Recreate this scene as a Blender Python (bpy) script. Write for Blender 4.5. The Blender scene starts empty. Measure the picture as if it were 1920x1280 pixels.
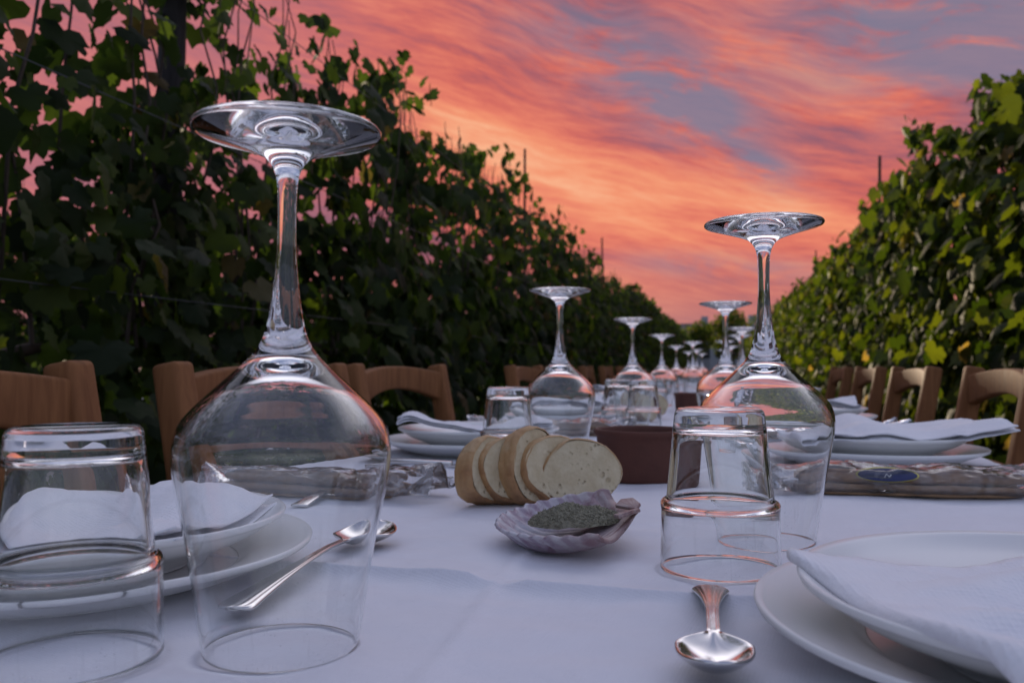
import bpy, bmesh, math, random
from mathutils import Vector, Matrix, noise
R = math.radians
scene = bpy.context.scene
COL = scene.collection

# ------------------------------------------------------------------ camera
TZ = 0.76                       # height of the table top
YAW = R(13.7)                   # the camera looks left of the table's own direction (+Y)
camd = bpy.data.cameras.new('camera'); cam = bpy.data.objects.new('camera', camd); COL.objects.link(cam)
cam.location = (0, 0, TZ + 0.12)
cam.rotation_euler = (R(90 + 1.72), 0, YAW)
camd.sensor_width = 36; camd.lens = 30.0
camd.clip_start = 0.02; camd.clip_end = 2000
camd.dof.use_dof = True; camd.dof.focus_distance = 0.52; camd.dof.aperture_fstop = 13
scene.camera = cam
def W(l, d, z=0.0):             # lateral and forward distance from the tripod -> place on the table
    return Vector((-d*math.sin(YAW) + l*math.cos(YAW), d*math.cos(YAW) + l*math.sin(YAW), TZ + z))

# ------------------------------------------------------------------ node helpers
class NT:
    def __init__(s, tree): s.t = tree; s.n = tree.nodes; s.l = tree.links
    def new(s, typ, **kw):
        n = s.n.new(typ)
        for k, v in kw.items(): setattr(n, k, v)
        return n
    def put(s, sock, v):
        if isinstance(v, bpy.types.NodeSocket): s.l.new(v, sock)
        elif v is not None: sock.default_value = v
    def m(s, op, a, b=None, c=None, clamp=False):
        n = s.new('ShaderNodeMath', operation=op, use_clamp=clamp)
        for i, v in enumerate((a, b, c)):
            if v is not None: s.put(n.inputs[i], v)
        return n.outputs[0]
    def mix(s, f, a, b, blend='MIX'):
        n = s.new('ShaderNodeMix', data_type='RGBA', blend_type=blend)
        s.put(n.inputs[0], f)
        for k, v in ((6, a), (7, b)):
            if not isinstance(v, bpy.types.NodeSocket): v = (*v[:3], 1)
            s.put(n.inputs[k], v)
        return n.outputs[2]
    def noise(s, vec, scale, detail=4, rough=.5, dist=0):
        n = s.new('ShaderNodeTexNoise'); s.put(n.inputs['Vector'], vec)
        n.inputs['Scale'].default_value = scale; n.inputs['Detail'].default_value = detail
        n.inputs['Roughness'].default_value = rough; n.inputs['Distortion'].default_value = dist
        return n.outputs['Fac']
    def ramp(s, f, stops, interp='LINEAR'):
        n = s.new('ShaderNodeValToRGB'); s.put(n.inputs[0], f); e = n.color_ramp.elements
        n.color_ramp.interpolation = interp
        while len(e) > 1: e.remove(e[0])
        e[0].position = stops[0][0]; e[0].color = (*stops[0][1], 1)
        for p, c in stops[1:]:
            x = e.new(p); x.color = (*c, 1)
        return n.outputs[0]
    def smooth(s, v, a, b):
        n = s.new('ShaderNodeMapRange', interpolation_type='SMOOTHSTEP'); s.put(n.inputs[0], v)
        n.inputs[1].default_value = a; n.inputs[2].default_value = b
        return n.outputs[0]
    def comb(s, x, y, z):
        n = s.new('ShaderNodeCombineXYZ')
        for i, v in enumerate((x, y, z)): s.put(n.inputs[i], v)
        return n.outputs[0]

# ------------------------------------------------------------------ sky and sun
SUN_AZ, SUN_EL = R(-10.3), R(6.7)          # azimuth measured from +Y towards +X
world = bpy.data.worlds.new('World'); scene.world = world; world.use_nodes = True
w = NT(world.node_tree); w.n.clear()
tc = w.new('ShaderNodeTexCoord'); sep = w.new('ShaderNodeSeparateXYZ'); w.l.new(tc.outputs['Generated'], sep.inputs[0])
vx, vy, vz = sep.outputs
az = w.m('MULTIPLY', w.m('ARCTAN2', vx, vy), 57.2958)
el = w.m('MULTIPLY', w.m('ARCSINE', vz), 57.2958)
ph = R(13)                                   # streaks fall gently to the right
cirr = w.m('SUBTRACT', w.m('MULTIPLY', az, math.cos(ph)), w.m('MULTIPLY', el, math.sin(ph)))
crossd = w.m('ADD', w.m('MULTIPLY', az, math.sin(ph)), w.m('MULTIPLY', el, math.cos(ph)))
bend = w.m('MULTIPLY', w.m('SUBTRACT', w.noise(w.comb(az, el, 3.0), .06, 2), .5), 5.0)
crossb = w.m('ADD', crossd, bend)
big = w.noise(w.comb(w.m('MULTIPLY', cirr, .035), w.m('MULTIPLY', crossb, .15), 1.0), 1.0, 3, .55, .15)
fine = w.noise(w.comb(w.m('MULTIPLY', cirr, .13), w.m('MULTIPLY', crossb, .95), 7.0), 1.0, 9, .72, .1)
def blob(a0, e0, sa, se, rot=17):
    c, s_ = math.cos(R(rot)), math.sin(R(rot))
    da = w.m('SUBTRACT', az, a0); de = w.m('SUBTRACT', el, e0)
    p = w.m('DIVIDE', w.m('SUBTRACT', w.m('MULTIPLY', da, c), w.m('MULTIPLY', de, s_)), sa)
    q = w.m('DIVIDE', w.m('ADD', w.m('MULTIPLY', da, s_), w.m('MULTIPLY', de, c)), se)
    return w.m('EXPONENT', w.m('MULTIPLY', w.m('ADD', w.m('POWER', w.m('ABSOLUTE', p), 2.0), w.m('POWER', w.m('ABSOLUTE', q), 2.0)), -1.0))
glow = w.m('ADD', w.m('ADD', w.m('MULTIPLY', blob(-14, 14.0, 12, 1.8, 22), .85), w.m('MULTIPLY', blob(4, 10.5, 7, 1.4, 26), 1.0)),
           w.m('ADD', w.m('MULTIPLY', blob(-8, 8.5, 10, 3.5, 15), .8), w.m('MULTIPLY', blob(2, 20.5, 7, 1.6, 22), .5)))
glow = w.m('ADD', glow, w.m('MULTIPLY', blob(3, 17, 7, 2.0, 10), .45))
tval = w.m('ADD', w.m('ADD', w.m('ADD', w.m('MULTIPLY', big, .80), w.m('MULTIPLY', w.noise(w.comb(w.m('MULTIPLY', cirr, .33), w.m('MULTIPLY', crossb, 2.6), 33.0), 1.0, 6, .6, .2), .30)), w.m('MULTIPLY', fine, .62)), w.m('MULTIPLY', glow, .25))
tval = w.m('SUBTRACT', tval, .355)
sun_col = w.ramp(tval, [(.22, (.15, .09, .14)), (.37, (.29, .10, .14)), (.46, (.46, .115, .125)), (.55, (.66, .15, .12)),
                        (.66, (.80, .215, .14)), (.79, (.90, .31, .17)), (.93, (.95, .45, .26))])
patch = w.noise(w.comb(w.m('MULTIPLY', cirr, .11), w.m('MULTIPLY', crossb, .42), 21.0), 1.0, 9, .66, .3)
blue = w.m('ADD', w.m('ADD', w.m('MULTIPLY', blob(-7, 20.5, 8, 3.0, 20), .9), blob(-1.5, 16.2, 4.5, 2.2, 20)), w.m('ADD', blob(3, 12.6, 2.6, 1.0, 25), w.m('MULTIPLY', blob(17, 20, 13, 5.5, 8), 1.5)))
blue = w.m('ADD', blue, w.m('MULTIPLY', blob(0, 6.5, 7, .9, 5), .7))
blue = w.m('MULTIPLY', blue, w.smooth(patch, .30, .58), clamp=True)
sun_col = w.mix(w.m('MULTIPLY', blue, .85), sun_col, (.19, .21, .31))
hz = w.smooth(el, 8.5, 0.5)
sun_col = w.mix(w.m('MULTIPLY', hz, .75), sun_col, (.42, .23, .23))
# pinker towards the left, where the hedge stands
left = w.smooth(az, -16, -34)
sun_col = w.mix(w.m('MULTIPLY', left, .55), sun_col, (.50, .20, .24))
sky = w.new('ShaderNodeTexSky', sky_type='NISHITA', sun_disc=False)
sky.sun_elevation = SUN_EL; sky.sun_rotation = SUN_AZ
nish = w.mix(1.0, sky.outputs[0], (.07, .07, .07), 'MULTIPLY')
vcl = w.noise(tc.outputs['Generated'], 2.3, 5, .55)
veil = w.mix(w.smooth(vcl, .38, .66), (.13, .16, .31), (.42, .42, .58))   # pale dusk cloud high overhead
cool = w.mix(1.0, nish, veil, 'ADD')
front = w.m('MULTIPLY', blob(4, 40, 60, 11, 0), 1.0)  # brighter pale band added ahead, unseen above the frame, for the glass reflections
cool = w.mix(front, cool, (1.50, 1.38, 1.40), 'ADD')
high = w.smooth(el, 24, 31)
side = w.smooth(w.m('ABSOLUTE', w.m('ADD', az, 4.0)), 48, 85)
fac = w.m('MAXIMUM', high, side)
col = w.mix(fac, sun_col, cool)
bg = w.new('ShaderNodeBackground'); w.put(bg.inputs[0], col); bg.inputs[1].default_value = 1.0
wo = w.new('ShaderNodeOutputWorld'); w.l.new(bg.outputs[0], wo.inputs[0])
world.cycles.sampling_method = 'MANUAL'; world.cycles.sample_map_resolution = 512

sd = bpy.data.lights.new('sun', 'SUN'); so = bpy.data.objects.new('sun', sd); COL.objects.link(so)
sd.energy = 3.8; sd.angle = R(0.55); sd.color = (1.0, .80, .56)
sv = Vector((math.sin(SUN_AZ)*math.cos(SUN_EL), math.cos(SUN_AZ)*math.cos(SUN_EL), math.sin(SUN_EL)))
so.rotation_euler = sv.to_track_quat('Z', 'Y').to_euler()

scene.view_settings.view_transform = 'Standard'; scene.view_settings.look = 'None'
scene.view_settings.exposure = 0.0; scene.view_settings.gamma = 1.0
scene.render.engine = 'CYCLES'
cy = scene.cycles
cy.max_bounces = 18; cy.transmission_bounces = 16; cy.glossy_bounces = 6; cy.diffuse_bounces = 4; cy.transparent_max_bounces = 16
cy.caustics_refractive = True; cy.caustics_reflective = False; cy.sample_clamp_indirect = 6; cy.blur_glossy = 0
cy.use_denoising = True
try: cy.denoiser = 'OPENIMAGEDENOISE'
except Exception: pass

# ------------------------------------------------------------------ object helpers
def tag(o, label=None, cat=None, group=None, kind=None):
    if label: o['label'] = label
    if cat: o['category'] = cat
    if group: o['group'] = group
    if kind: o['kind'] = kind
    return o
def empty(name, loc=(0,0,0), rz=0.0):
    o = bpy.data.objects.new(name, None); COL.objects.link(o); o.location = loc; o.rotation_euler = (0,0,rz)
    o.empty_display_size = .05
    return o
def link(name, me, parent=None):
    o = bpy.data.objects.new(name, me); COL.objects.link(o); o.parent = parent
    return o
def mesh(name, verts, faces, mat, parent=None, smooth=True, auto=None):
    me = bpy.data.meshes.new(name); me.from_pydata([tuple(v) for v in verts], [], faces); me.update()
    bm = bmesh.new(); bm.from_mesh(me); bmesh.ops.recalc_face_normals(bm, faces=bm.faces); bm.to_mesh(me); bm.free()
    if smooth: me.polygons.foreach_set('use_smooth', [True]*len(me.polygons))
    me.materials.append(mat)
    return link(name, me, parent)
def from_bm(name, bm, mat, parent=None, smooth=True):
    me = bpy.data.meshes.new(name); bmesh.ops.recalc_face_normals(bm, faces=bm.faces); bm.to_mesh(me); bm.free()
    if smooth: me.polygons.foreach_set('use_smooth', [True]*len(me.polygons))
    me.materials.append(mat)
    return link(name, me, parent)
def copy_tree(o, parent=None):
    c = o.copy(); COL.objects.link(c); c.parent = parent
    for ch in list(o.children): copy_tree(ch, c)
    return c
def catmull(pts, n=6):
    out = []
    for i in range(len(pts)-1):
        p0 = pts[max(i-1,0)]; p1 = pts[i]; p2 = pts[i+1]; p3 = pts[min(i+2,len(pts)-1)]
        for k in range(n):
            t = k/n; t2 = t*t; t3 = t2*t
            out.append(tuple(.5*((2*b)+(-a+c)*t+(2*a-5*b+4*c-d)*t2+(-a+3*b-3*c+d)*t3) for a,b,c,d in zip(p0,p1,p2,p3)))
    out.append(tuple(pts[-1])); return out
def lathe(name, prof, mat, parent=None, segs=96, smooth=True):
    verts, faces, rings = [], [], []
    for r, z in prof:
        if r < 1e-6: rings.append([len(verts)]); verts.append((0,0,z))
        else:
            rings.append(list(range(len(verts), len(verts)+segs)))
            verts += [(r*math.cos(2*math.pi*k/segs), r*math.sin(2*math.pi*k/segs), z) for k in range(segs)]
    for a, b in zip(rings, rings[1:]):
        for k in range(segs):
            k2 = (k+1) % segs
            if len(a) == 1 and len(b) == 1: continue
            if len(a) == 1: faces.append((a[0], b[k], b[k2]))
            elif len(b) == 1: faces.append((a[k], a[k2], b[0]))
            else: faces.append((a[k], a[k2], b[k2], b[k]))
    return mesh(name, verts, faces, mat, parent, smooth)
def tube_bm(bm, pts, rad, seg=8, cap=True):
    rings = []
    for i, p in enumerate(pts):
        p = Vector(p); a = Vector(pts[max(i-1,0)]); b = Vector(pts[min(i+1,len(pts)-1)])
        t = (b-a).normalized(); u = t.orthogonal().normalized() if abs(t.z) > .95 else t.cross(Vector((0,0,1))).normalized(); v = t.cross(u)
        r = rad[i] if isinstance(rad, (list, tuple)) else rad
        rings.append([bm.verts.new(p + (u*math.cos(2*math.pi*k/seg)+v*math.sin(2*math.pi*k/seg))*r) for k in range(seg)])
    for a, b in zip(rings, rings[1:]):
        for k in range(seg): bm.faces.new((a[k], a[(k+1)%seg], b[(k+1)%seg], b[k]))
    if cap: bm.faces.new(rings[0]); bm.faces.new(rings[-1])
def bar(pts, w_, d_, name, mat, parent, bev=.006, side=Vector((1,0,0))):
    """a squared wooden member swept through pts, w_ wide along side, d_ deep, edges bevelled"""
    bm = bmesh.new(); rings = []
    n = len(pts)
    for i, p in enumerate(pts):
        p = Vector(p); a = Vector(pts[max(i-1,0)]); b = Vector(pts[min(i+1,n-1)])
        t = (b-a).normalized(); s = (side - t*side.dot(t)).normalized(); q = t.cross(s)
        ww = w_[i] if isinstance(w_, (list, tuple)) else w_; dd = d_[i] if isinstance(d_, (list, tuple)) else d_
        rings.append([bm.verts.new(p + s*ww/2*x + q*dd/2*y) for x, y in ((-1,-1),(1,-1),(1,1),(-1,1))])
    for a, b in zip(rings, rings[1:]):
        for k in range(4): bm.faces.new((a[k], a[(k+1)%4], b[(k+1)%4], b[k]))
    bm.faces.new(rings[0]); bm.faces.new(rings[-1])
    bmesh.ops.recalc_face_normals(bm, faces=bm.faces)
    if bev:
        sharp = [e for e in bm.edges if len(e.link_faces) == 2 and e.calc_face_angle(0) > .6]
        bmesh.ops.bevel(bm, geom=sharp, offset=bev, segments=3, affect='EDGES', profile=.5)
    return from_bm(name, bm, mat, parent)

# ------------------------------------------------------------------ materials
def mat(name):
    m = bpy.data.materials.new(name); m.use_nodes = True; t = NT(m.node_tree)
    p = t.n['Principled BSDF']; return m, t, p
def objco(t):
    return t.new('ShaderNodeTexCoord').outputs['Object']
def bump(t, h, strength, dist, p, inp='Normal'):
    b = t.new('ShaderNodeBump'); t.put(b.inputs['Height'], h); b.inputs['Strength'].default_value = strength
    b.inputs['Distance'].default_value = dist; t.l.new(b.outputs[0], p.inputs[inp]); return b
def m_glass():
    m, t, p = mat('clear_glass'); t.n.remove(p)
    g = t.new('ShaderNodeBsdfGlass'); g.inputs['IOR'].default_value = 1.5; g.inputs['Roughness'].default_value = 0.0
    g.inputs['Color'].default_value = (.985, .99, .99, 1)
    oc = objco(t); mp = t.new('ShaderNodeMapping'); mp.inputs['Scale'].default_value = (260, 260, 14); t.l.new(oc, mp.inputs[0])
    st = t.smooth(t.noise(mp.outputs[0], 1, 3), .60, .74); sp = t.smooth(t.noise(oc, 900, 2), .70, .76); area = t.smooth(t.noise(oc, 22, 3), .40, .62)
    df = t.new('ShaderNodeBsdfDiffuse'); df.inputs[0].default_value = (.8,.8,.8,1)
    ms = t.new('ShaderNodeMixShader'); t.l.new(t.m('MULTIPLY', area, t.m('ADD', t.m('MULTIPLY', st, .07), t.m('MULTIPLY', sp, .30))), ms.inputs[0])
    t.l.new(g.outputs[0], ms.inputs[1]); t.l.new(df.outputs[0], ms.inputs[2])
    t.l.new(ms.outputs[0], t.n['Material Output'].inputs[0]); return m
def m_cloth(name, colr=(.80,.80,.82), sc=900, weave=.35):
    m, t, p = mat(name); oc = objco(t)
    s = t.new('ShaderNodeSeparateXYZ'); t.l.new(oc, s.inputs[0])
    a = t.m('SINE', t.m('MULTIPLY', t.m('ADD', s.outputs[0], t.m('MULTIPLY', s.outputs[1], .6)), sc*2.6))
    b = t.m('SINE', t.m('MULTIPLY', t.m('SUBTRACT', s.outputs[1], t.m('MULTIPLY', s.outputs[0], .6)), sc*2.2))
    h = t.m('ADD', t.m('MULTIPLY', a, b), t.m('MULTIPLY', t.noise(oc, sc*.8, 2), 1.2))
    big = t.noise(oc, 26, 5, .6, .4)
    h2 = t.m('ADD', t.m('MULTIPLY', h, .00012), t.m('MULTIPLY', big, .0036))
    c = t.mix(t.noise(oc, 60, 5), colr, tuple(x*.94 for x in colr)); t.l.new(c, p.inputs['Base Color'])
    p.inputs['Roughness'].default_value = .85; p.inputs['Specular IOR Level'].default_value = .2
    p.inputs['Sheen Weight'].default_value = .15
    bump(t, h2, weave*2, 1.0, p); return m
def m_plate():
    m, t, p = mat('white_porcelain'); p.inputs['Base Color'].default_value = (.80,.80,.79,1)
    p.inputs['Roughness'].default_value = .17; p.inputs['Specular IOR Level'].default_value = .10
    oc = objco(t); bump(t, t.noise(oc, 14, 2), .25, .002, p); return m
def m_steel():
    m, t, p = mat('polished_steel'); p.inputs['Base Color'].default_value = (.66,.65,.64,1); p.inputs['Metallic'].default_value = 1
    oc = objco(t); mp = t.new('ShaderNodeMapping'); mp.inputs['Scale'].default_value = (25, 400, 100); t.l.new(oc, mp.inputs[0])
    n = t.noise(mp.outputs[0], 1, 3); t.l.new(t.m('ADD', t.m('MULTIPLY', n, .12), .08), p.inputs['Roughness']); return m
def m_wood(name, a, b, sc=(60, 60, 7)):
    m, t, p = mat(name); oc = objco(t); mp = t.new('ShaderNodeMapping'); mp.inputs['Scale'].default_value = sc; t.l.new(oc, mp.inputs[0])
    n = t.noise(mp.outputs[0], 1.0, 6, .6, 1.2)
    rnd = t.new('ShaderNodeObjectInfo').outputs['Random']
    c = t.ramp(n, [(.3, a), (.7, b)]); c = t.mix(t.m('MULTIPLY', rnd, .25), c, a)
    t.l.new(c, p.inputs['Base Color']); p.inputs['Specular IOR Level'].default_value = .14
    t.l.new(t.m('ADD', t.m('MULTIPLY', n, .2), .62), p.inputs['Roughness'])
    bump(t, n, .25, .001, p); return m
def m_leaf(name, dark, mid, light, odd, trans=.5, tint=(2.6,2.9,.9)):
    m, t, p = mat(name); oc = objco(t)
    geo = t.new('ShaderNodeNewGeometry'); rnd = geo.outputs['Random Per Island']
    c = t.ramp(rnd, [(.0, dark), (.45, mid), (.86, light), (.975, light), (.985, odd), (1, odd)])
    v = t.noise(oc, 45, 4, .6); c = t.mix(t.m('MULTIPLY', v, .35), c, dark)
    t.l.new(c, p.inputs['Base Color']); p.inputs['Roughness'].default_value = .68; p.inputs['Specular IOR Level'].default_value = .22
    bump(t, t.noise(oc, 90, 3), .5, .003, p)
    tr = t.new('ShaderNodeBsdfTranslucent'); t.l.new(t.mix(1.0, c, tint, 'MULTIPLY'), tr.inputs[0])
    ms = t.new('ShaderNodeMixShader'); ms.inputs[0].default_value = trans
    t.l.new(p.outputs[0], ms.inputs[1]); t.l.new(tr.outputs[0], ms.inputs[2]); t.l.new(ms.outputs[0], t.n['Material Output'].inputs[0])
    return m
def m_plain(name, colr, rough=.6, var=.25, sc=30, bmp=.2, bd=.002, metallic=0):
    m, t, p = mat(name); oc = objco(t); n = t.noise(oc, sc, 5, .6)
    t.l.new(t.mix(t.m('MULTIPLY', n, 1.0), tuple(x*(1+var) for x in colr), tuple(x*(1-var) for x in colr)), p.inputs['Base Color'])
    p.inputs['Roughness'].default_value = rough; p.inputs['Metallic'].default_value = metallic
    bump(t, n, bmp, bd, p); return m
def m_film():
    m, t, p = mat('clear_plastic_film'); t.n.remove(p); oc = objco(t)
    b = t.new('ShaderNodeBump'); b.inputs['Strength'].default_value = .9; b.inputs['Distance'].default_value = .004
    t.l.new(t.noise(oc, 28, 2, .45, 1.2), b.inputs['Height'])
    gl = t.new('ShaderNodeBsdfGlossy'); gl.inputs['Roughness'].default_value = .09; t.l.new(b.outputs[0], gl.inputs['Normal'])
    tr = t.new('ShaderNodeBsdfTransparent'); tr.inputs[0].default_value = (.93, .93, .93, 1)
    fr = t.new('ShaderNodeFresnel'); fr.inputs[0].default_value = 1.5; t.l.new(b.outputs[0], fr.inputs['Normal'])
    f = t.m('MULTIPLY_ADD', fr.outputs[0], .95, .02, clamp=True)
    df = t.new('ShaderNodeBsdfDiffuse'); df.inputs[0].default_value = (.8,.8,.82,1)
    m0 = t.new('ShaderNodeMixShader'); sx = t.new('ShaderNodeSeparateXYZ'); t.l.new(oc, sx.inputs[0])
    ends = t.m('MULTIPLY', t.smooth(t.m('ABSOLUTE', sx.outputs[0]), .088, .120), .34)
    t.l.new(t.m('MULTIPLY', t.smooth(t.noise(oc, 60, 4, .6, 1.0), .35, .75), t.m('ADD', ends, .16)), m0.inputs[0]); t.l.new(tr.outputs[0], m0.inputs[1]); t.l.new(df.outputs[0], m0.inputs[2])
    ms = t.new('ShaderNodeMixShader'); t.l.new(f, ms.inputs[0]); t.l.new(m0.outputs[0], ms.inputs[1]); t.l.new(gl.outputs[0], ms.inputs[2])
    t.l.new(ms.outputs[0], t.n['Material Output'].inputs[0]); return m
GLASS = m_glass(); CLOTH = m_cloth('white_tablecloth', (.78,.78,.83), 900, .24); NAPK = m_cloth('white_napkin', (.84,.84,.88), 700, .5)
PLATE = m_plate(); STEEL = m_steel(); FILM = m_film()
WOOD = m_wood('varnished_beech', (.15,.060,.024), (.28,.125,.052))
WOODDK = m_wood('weathered_post', (.02,.018,.018), (.05,.045,.045), (40,40,4))
LEAFL = m_leaf('vine_leaf_shaded', (.012,.021,.009), (.024,.040,.013), (.060,.085,.018), (.10,.07,.03), .45)  # shade of the left hedge put into a darker leaf colour
LEAFR = m_leaf('vine_leaf_sunny', (.012,.025,.007), (.032,.053,.011), (.080,.102,.017), (.26,.18,.11), .50, (3.6,3.3,.7))  # same leaf, with sunlight put into a paler, yellower colour
BARK = m_plain('vine_bark', (.07,.05,.038), .85, .4, 40, .8, .006)
TERRA = m_plain('terracotta', (.100,.034,.022), .8, .35, 45, .7, .002)

# ------------------------------------------------------------------ the ground
def m_ground():
    m, t, p = mat('dry_grassy_soil'); oc = objco(t)
    n = t.noise(oc, 1.3, 6, .65); n2 = t.noise(oc, 40, 4)
    c = t.ramp(n, [(.35, (.05,.07,.02)), (.55, (.12,.10,.05)), (.7, (.17,.13,.08))]); c = t.mix(t.m('MULTIPLY', n2, .5), c, (.05,.045,.02))
    t.l.new(c, p.inputs['Base Color']); p.inputs['Roughness'].default_value = .95; bump(t, n2, .8, .03, p); return m
GR = m_ground()
g = mesh('ground', [(-400,-60,0),(400,-60,0),(400,900,0),(-400,900,0)], [(0,1,2,3)], GR); tag(g, kind='structure')

# ------------------------------------------------------------------ grapevine rows
LEAF = [(0,-.06),(.16,-.26),(.40,-.31),(.52,-.18),(.64,-.02),(.60,.12),(.53,.19),(.58,.38),(.45,.50),(.29,.50),(.17,.68),(0,.82)]
LEAF = LEAF + [(-x, y) for x, y in reversed(LEAF[1:-1])]
def vine_mesh(seed, nleaf, zlo, ztop, length=1.0, thick=.17, sparse_top=0.0, shoots=5, leafmat=None, ls=1.0):
    rg = random.Random(seed); V, F = [], []
    def leaf(c, nrm, roll, s, cup):
        nrm = nrm.normalized(); down = Vector((rg.gauss(0,.35), rg.gauss(0,.35), -1)); down = (down - nrm*down.dot(nrm)).normalized()
        right = nrm.cross(down).normalized()
        cr, sr = math.cos(roll), math.sin(roll); d2 = down*cr + right*sr; r2 = right*cr - down*sr
        b = len(V); V.append(c + d2*s*.12 + nrm*s*cup)
        asp = rg.uniform(.85, 1.1); wob = rg.random()*6
        for i, (x, y) in enumerate(LEAF):
            k = 1 + .10*math.sin(i*2.3+wob)
            bendz = -cup*.7*(x*x*1.4 + max(y,0)**2) + .10*math.sin(3*x+wob) + .05*math.sin(i*3.1)
            V.append(c + r2*(x*s*asp*k) + d2*(y*s*k) + nrm*(s*bendz))
        n = len(LEAF)
        for i in range(n): F.append((b, b+1+i, b+1+(i+1) % n))
    def top(y): return ztop + .34*noise.noise(Vector((y*1.9, seed*3.1, 0))) + .14*noise.noise(Vector((y*6, seed, 4)))
    i = 0
    while i < nleaf:
        y = rg.uniform(-.06, length+.06); T = top(y); z = rg.uniform(zlo, T)
        h = (z - zlo)/(T - zlo)
        if sparse_top and h > .45 and rg.random() < sparse_top*min(1, (h-.45)/.3)*(.35 + .9*(noise.noise(Vector((y*3.3, z*3.3, seed*1.7)))+.5)): i += 1; continue
        wdt = thick*(1.15 - .45*h); x = rg.gauss(0, wdt*.62); x = max(-wdt*1.7, min(wdt*1.7, x))
        sgn = 1 if x + rg.gauss(0,.08) > 0 else -1
        nrm = Vector((sgn*(.6+rg.random()*.6), rg.gauss(0,.55), rg.gauss(.35,.4)))
        leaf(Vector((x, y, z)), nrm, rg.gauss(0,.5), ls*rg.choice((.055,.07,.08,.09,.10))*rg.uniform(.85,1.15), rg.uniform(-.02,.22)); i += 1
    for k in range(shoots):
        y = rg.uniform(0, length); p = Vector((rg.gauss(0,.08), y, top(y)-.1)); d = Vector((rg.gauss(0,.25), rg.gauss(0,.35), 1)).normalized()
        n = rg.randint(2, 5)
        for j in range(n):
            p = p + d*.045; d = (d + Vector((rg.gauss(0,.2), rg.gauss(0,.2), -.10))).normalized()
            leaf(p + Vector((rg.gauss(0,.03), rg.gauss(0,.03), 0)), Vector((rg.gauss(0,1), rg.gauss(0,1), .5)), rg.gauss(0,1), .065*(1-.08*j), .12)
            q = p - d*.055; b = len(V); o1 = Vector((.0022,0,0)); o2 = Vector((0,.0022,0))
            V.extend([q-o1-o2, q+o1-o2, q+o2, p-o1-o2, p+o1-o2, p+o2]); F.extend([(b,b+1,b+4,b+3),(b+1,b+2,b+5,b+4),(b+2,b,b+3,b+5)])
    me = bpy.data.meshes.new('foliage'); me.from_pydata([tuple(v) for v in V], [], F); me.update()
    me.polygons.foreach_set('use_smooth', [True]*len(me.polygons)); me.materials.append(leafmat)
    return me
def trunk_mesh(seed):
    rg = random.Random(seed+99); bm = bmesh.new(); y = .5; pts = [(0, y, -.02)]; x = 0
    for k in range(1, 10):
        x += rg.gauss(0,.012); y += rg.gauss(0,.015); pts.append((x, y, k*.1))
    tube_bm(bm, pts, [.034-.0015*k + rg.uniform(-.003,.003) for k in range(10)], 8)
    for s in (-1, 1):
        q = [(x, y, .88)]; 
        for k in range(1, 7): q.append((x+rg.gauss(0,.01), y+s*.08*k, .90+.012*k+rg.gauss(0,.006)))
        tube_bm(bm, q, [.018-.0015*k for k in range(7)], 6)
    for k in range(11):                                       # upright canes
        yy = rg.uniform(.02,.98); q = [(0, yy, .93)]; xx = 0
        for j in range(1, 9): xx += rg.gauss(0,.025); yy += rg.gauss(0,.025); q.append((xx, yy, .93+j*.16))
        tube_bm(bm, q, [.006-.0005*j for j in range(9)], 5)
    me = bpy.data.meshes.new('trunk'); bm.to_mesh(me); bm.free(); me.polygons.foreach_set('use_smooth', [True]*len(me.polygons)); me.materials.append(BARK)
    return me
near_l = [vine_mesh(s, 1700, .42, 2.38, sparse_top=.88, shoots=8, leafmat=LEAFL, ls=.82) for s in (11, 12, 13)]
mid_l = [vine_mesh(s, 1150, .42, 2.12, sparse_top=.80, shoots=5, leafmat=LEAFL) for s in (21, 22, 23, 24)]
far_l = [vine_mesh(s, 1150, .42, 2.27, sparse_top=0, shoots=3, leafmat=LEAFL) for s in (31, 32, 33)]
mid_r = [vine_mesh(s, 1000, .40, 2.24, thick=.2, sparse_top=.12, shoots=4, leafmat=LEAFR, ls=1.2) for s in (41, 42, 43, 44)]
trunks = [trunk_mesh(s) for s in (1, 2, 3)]
rg = random.Random(5)
def vine(x, y, me, label, group, zs=1.0, flip=False):
    t = empty('grapevine', (x, y + (1.0 if flip else 0), 0), math.pi if flip else 0)
    tag(t, label, 'grapevine', group)
    link('trunk', rg.choice(trunks), t)
    f = link('foliage', me, t); f.scale = (1, 1, zs)
    return t
for i in range(-1, 48):
    y = i*1.0 + rg.uniform(-.03,.03)
    if i < 3: me = near_l[i % 3]; 
    elif i < 14: me = mid_l[i % 4]
    else: me = far_l[i % 3]
    if i in (1, 2, 3): lab = ('sparse grapevine with pink sky holes at the left edge of the picture', 'sparse grapevine beside the dark upright post, behind the left chairs',
                        'grapevine with ragged top just right of the dark upright post')[i-1]; gp = 'near vines of the left row'
    else: lab = 'shaded grapevine merging into the long dark left hedge row'; gp = 'vines of the left row'
    vine(-1.52 + rg.uniform(-.04,.04), y, me, lab, gp, rg.uniform(.95,1.04)*(1.04 if i == 3 else 1), rg.random() < .5)
for i in range(2, 48):
    vine(1.47 + rg.uniform(-.05,.05), i + rg.uniform(-.03,.03), mid_r[i % 4], 'sunlit green grapevine merging into the right hedge row', 'vines of the right row',
         rg.uniform(.92,1.05)*(1.07 if i < 8 else 1), rg.random() < .5)
# a second vineyard row beyond each hedge keeps the gaps leafy low down
for i in range(2, 14):
    vine(-4.3 + rg.uniform(-.05,.05), i*1.0, far_l[i % 3], 'grapevine of the farther row glimpsed through the left hedge', 'vines of the farther left row', .80, rg.random() < .5)
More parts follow.
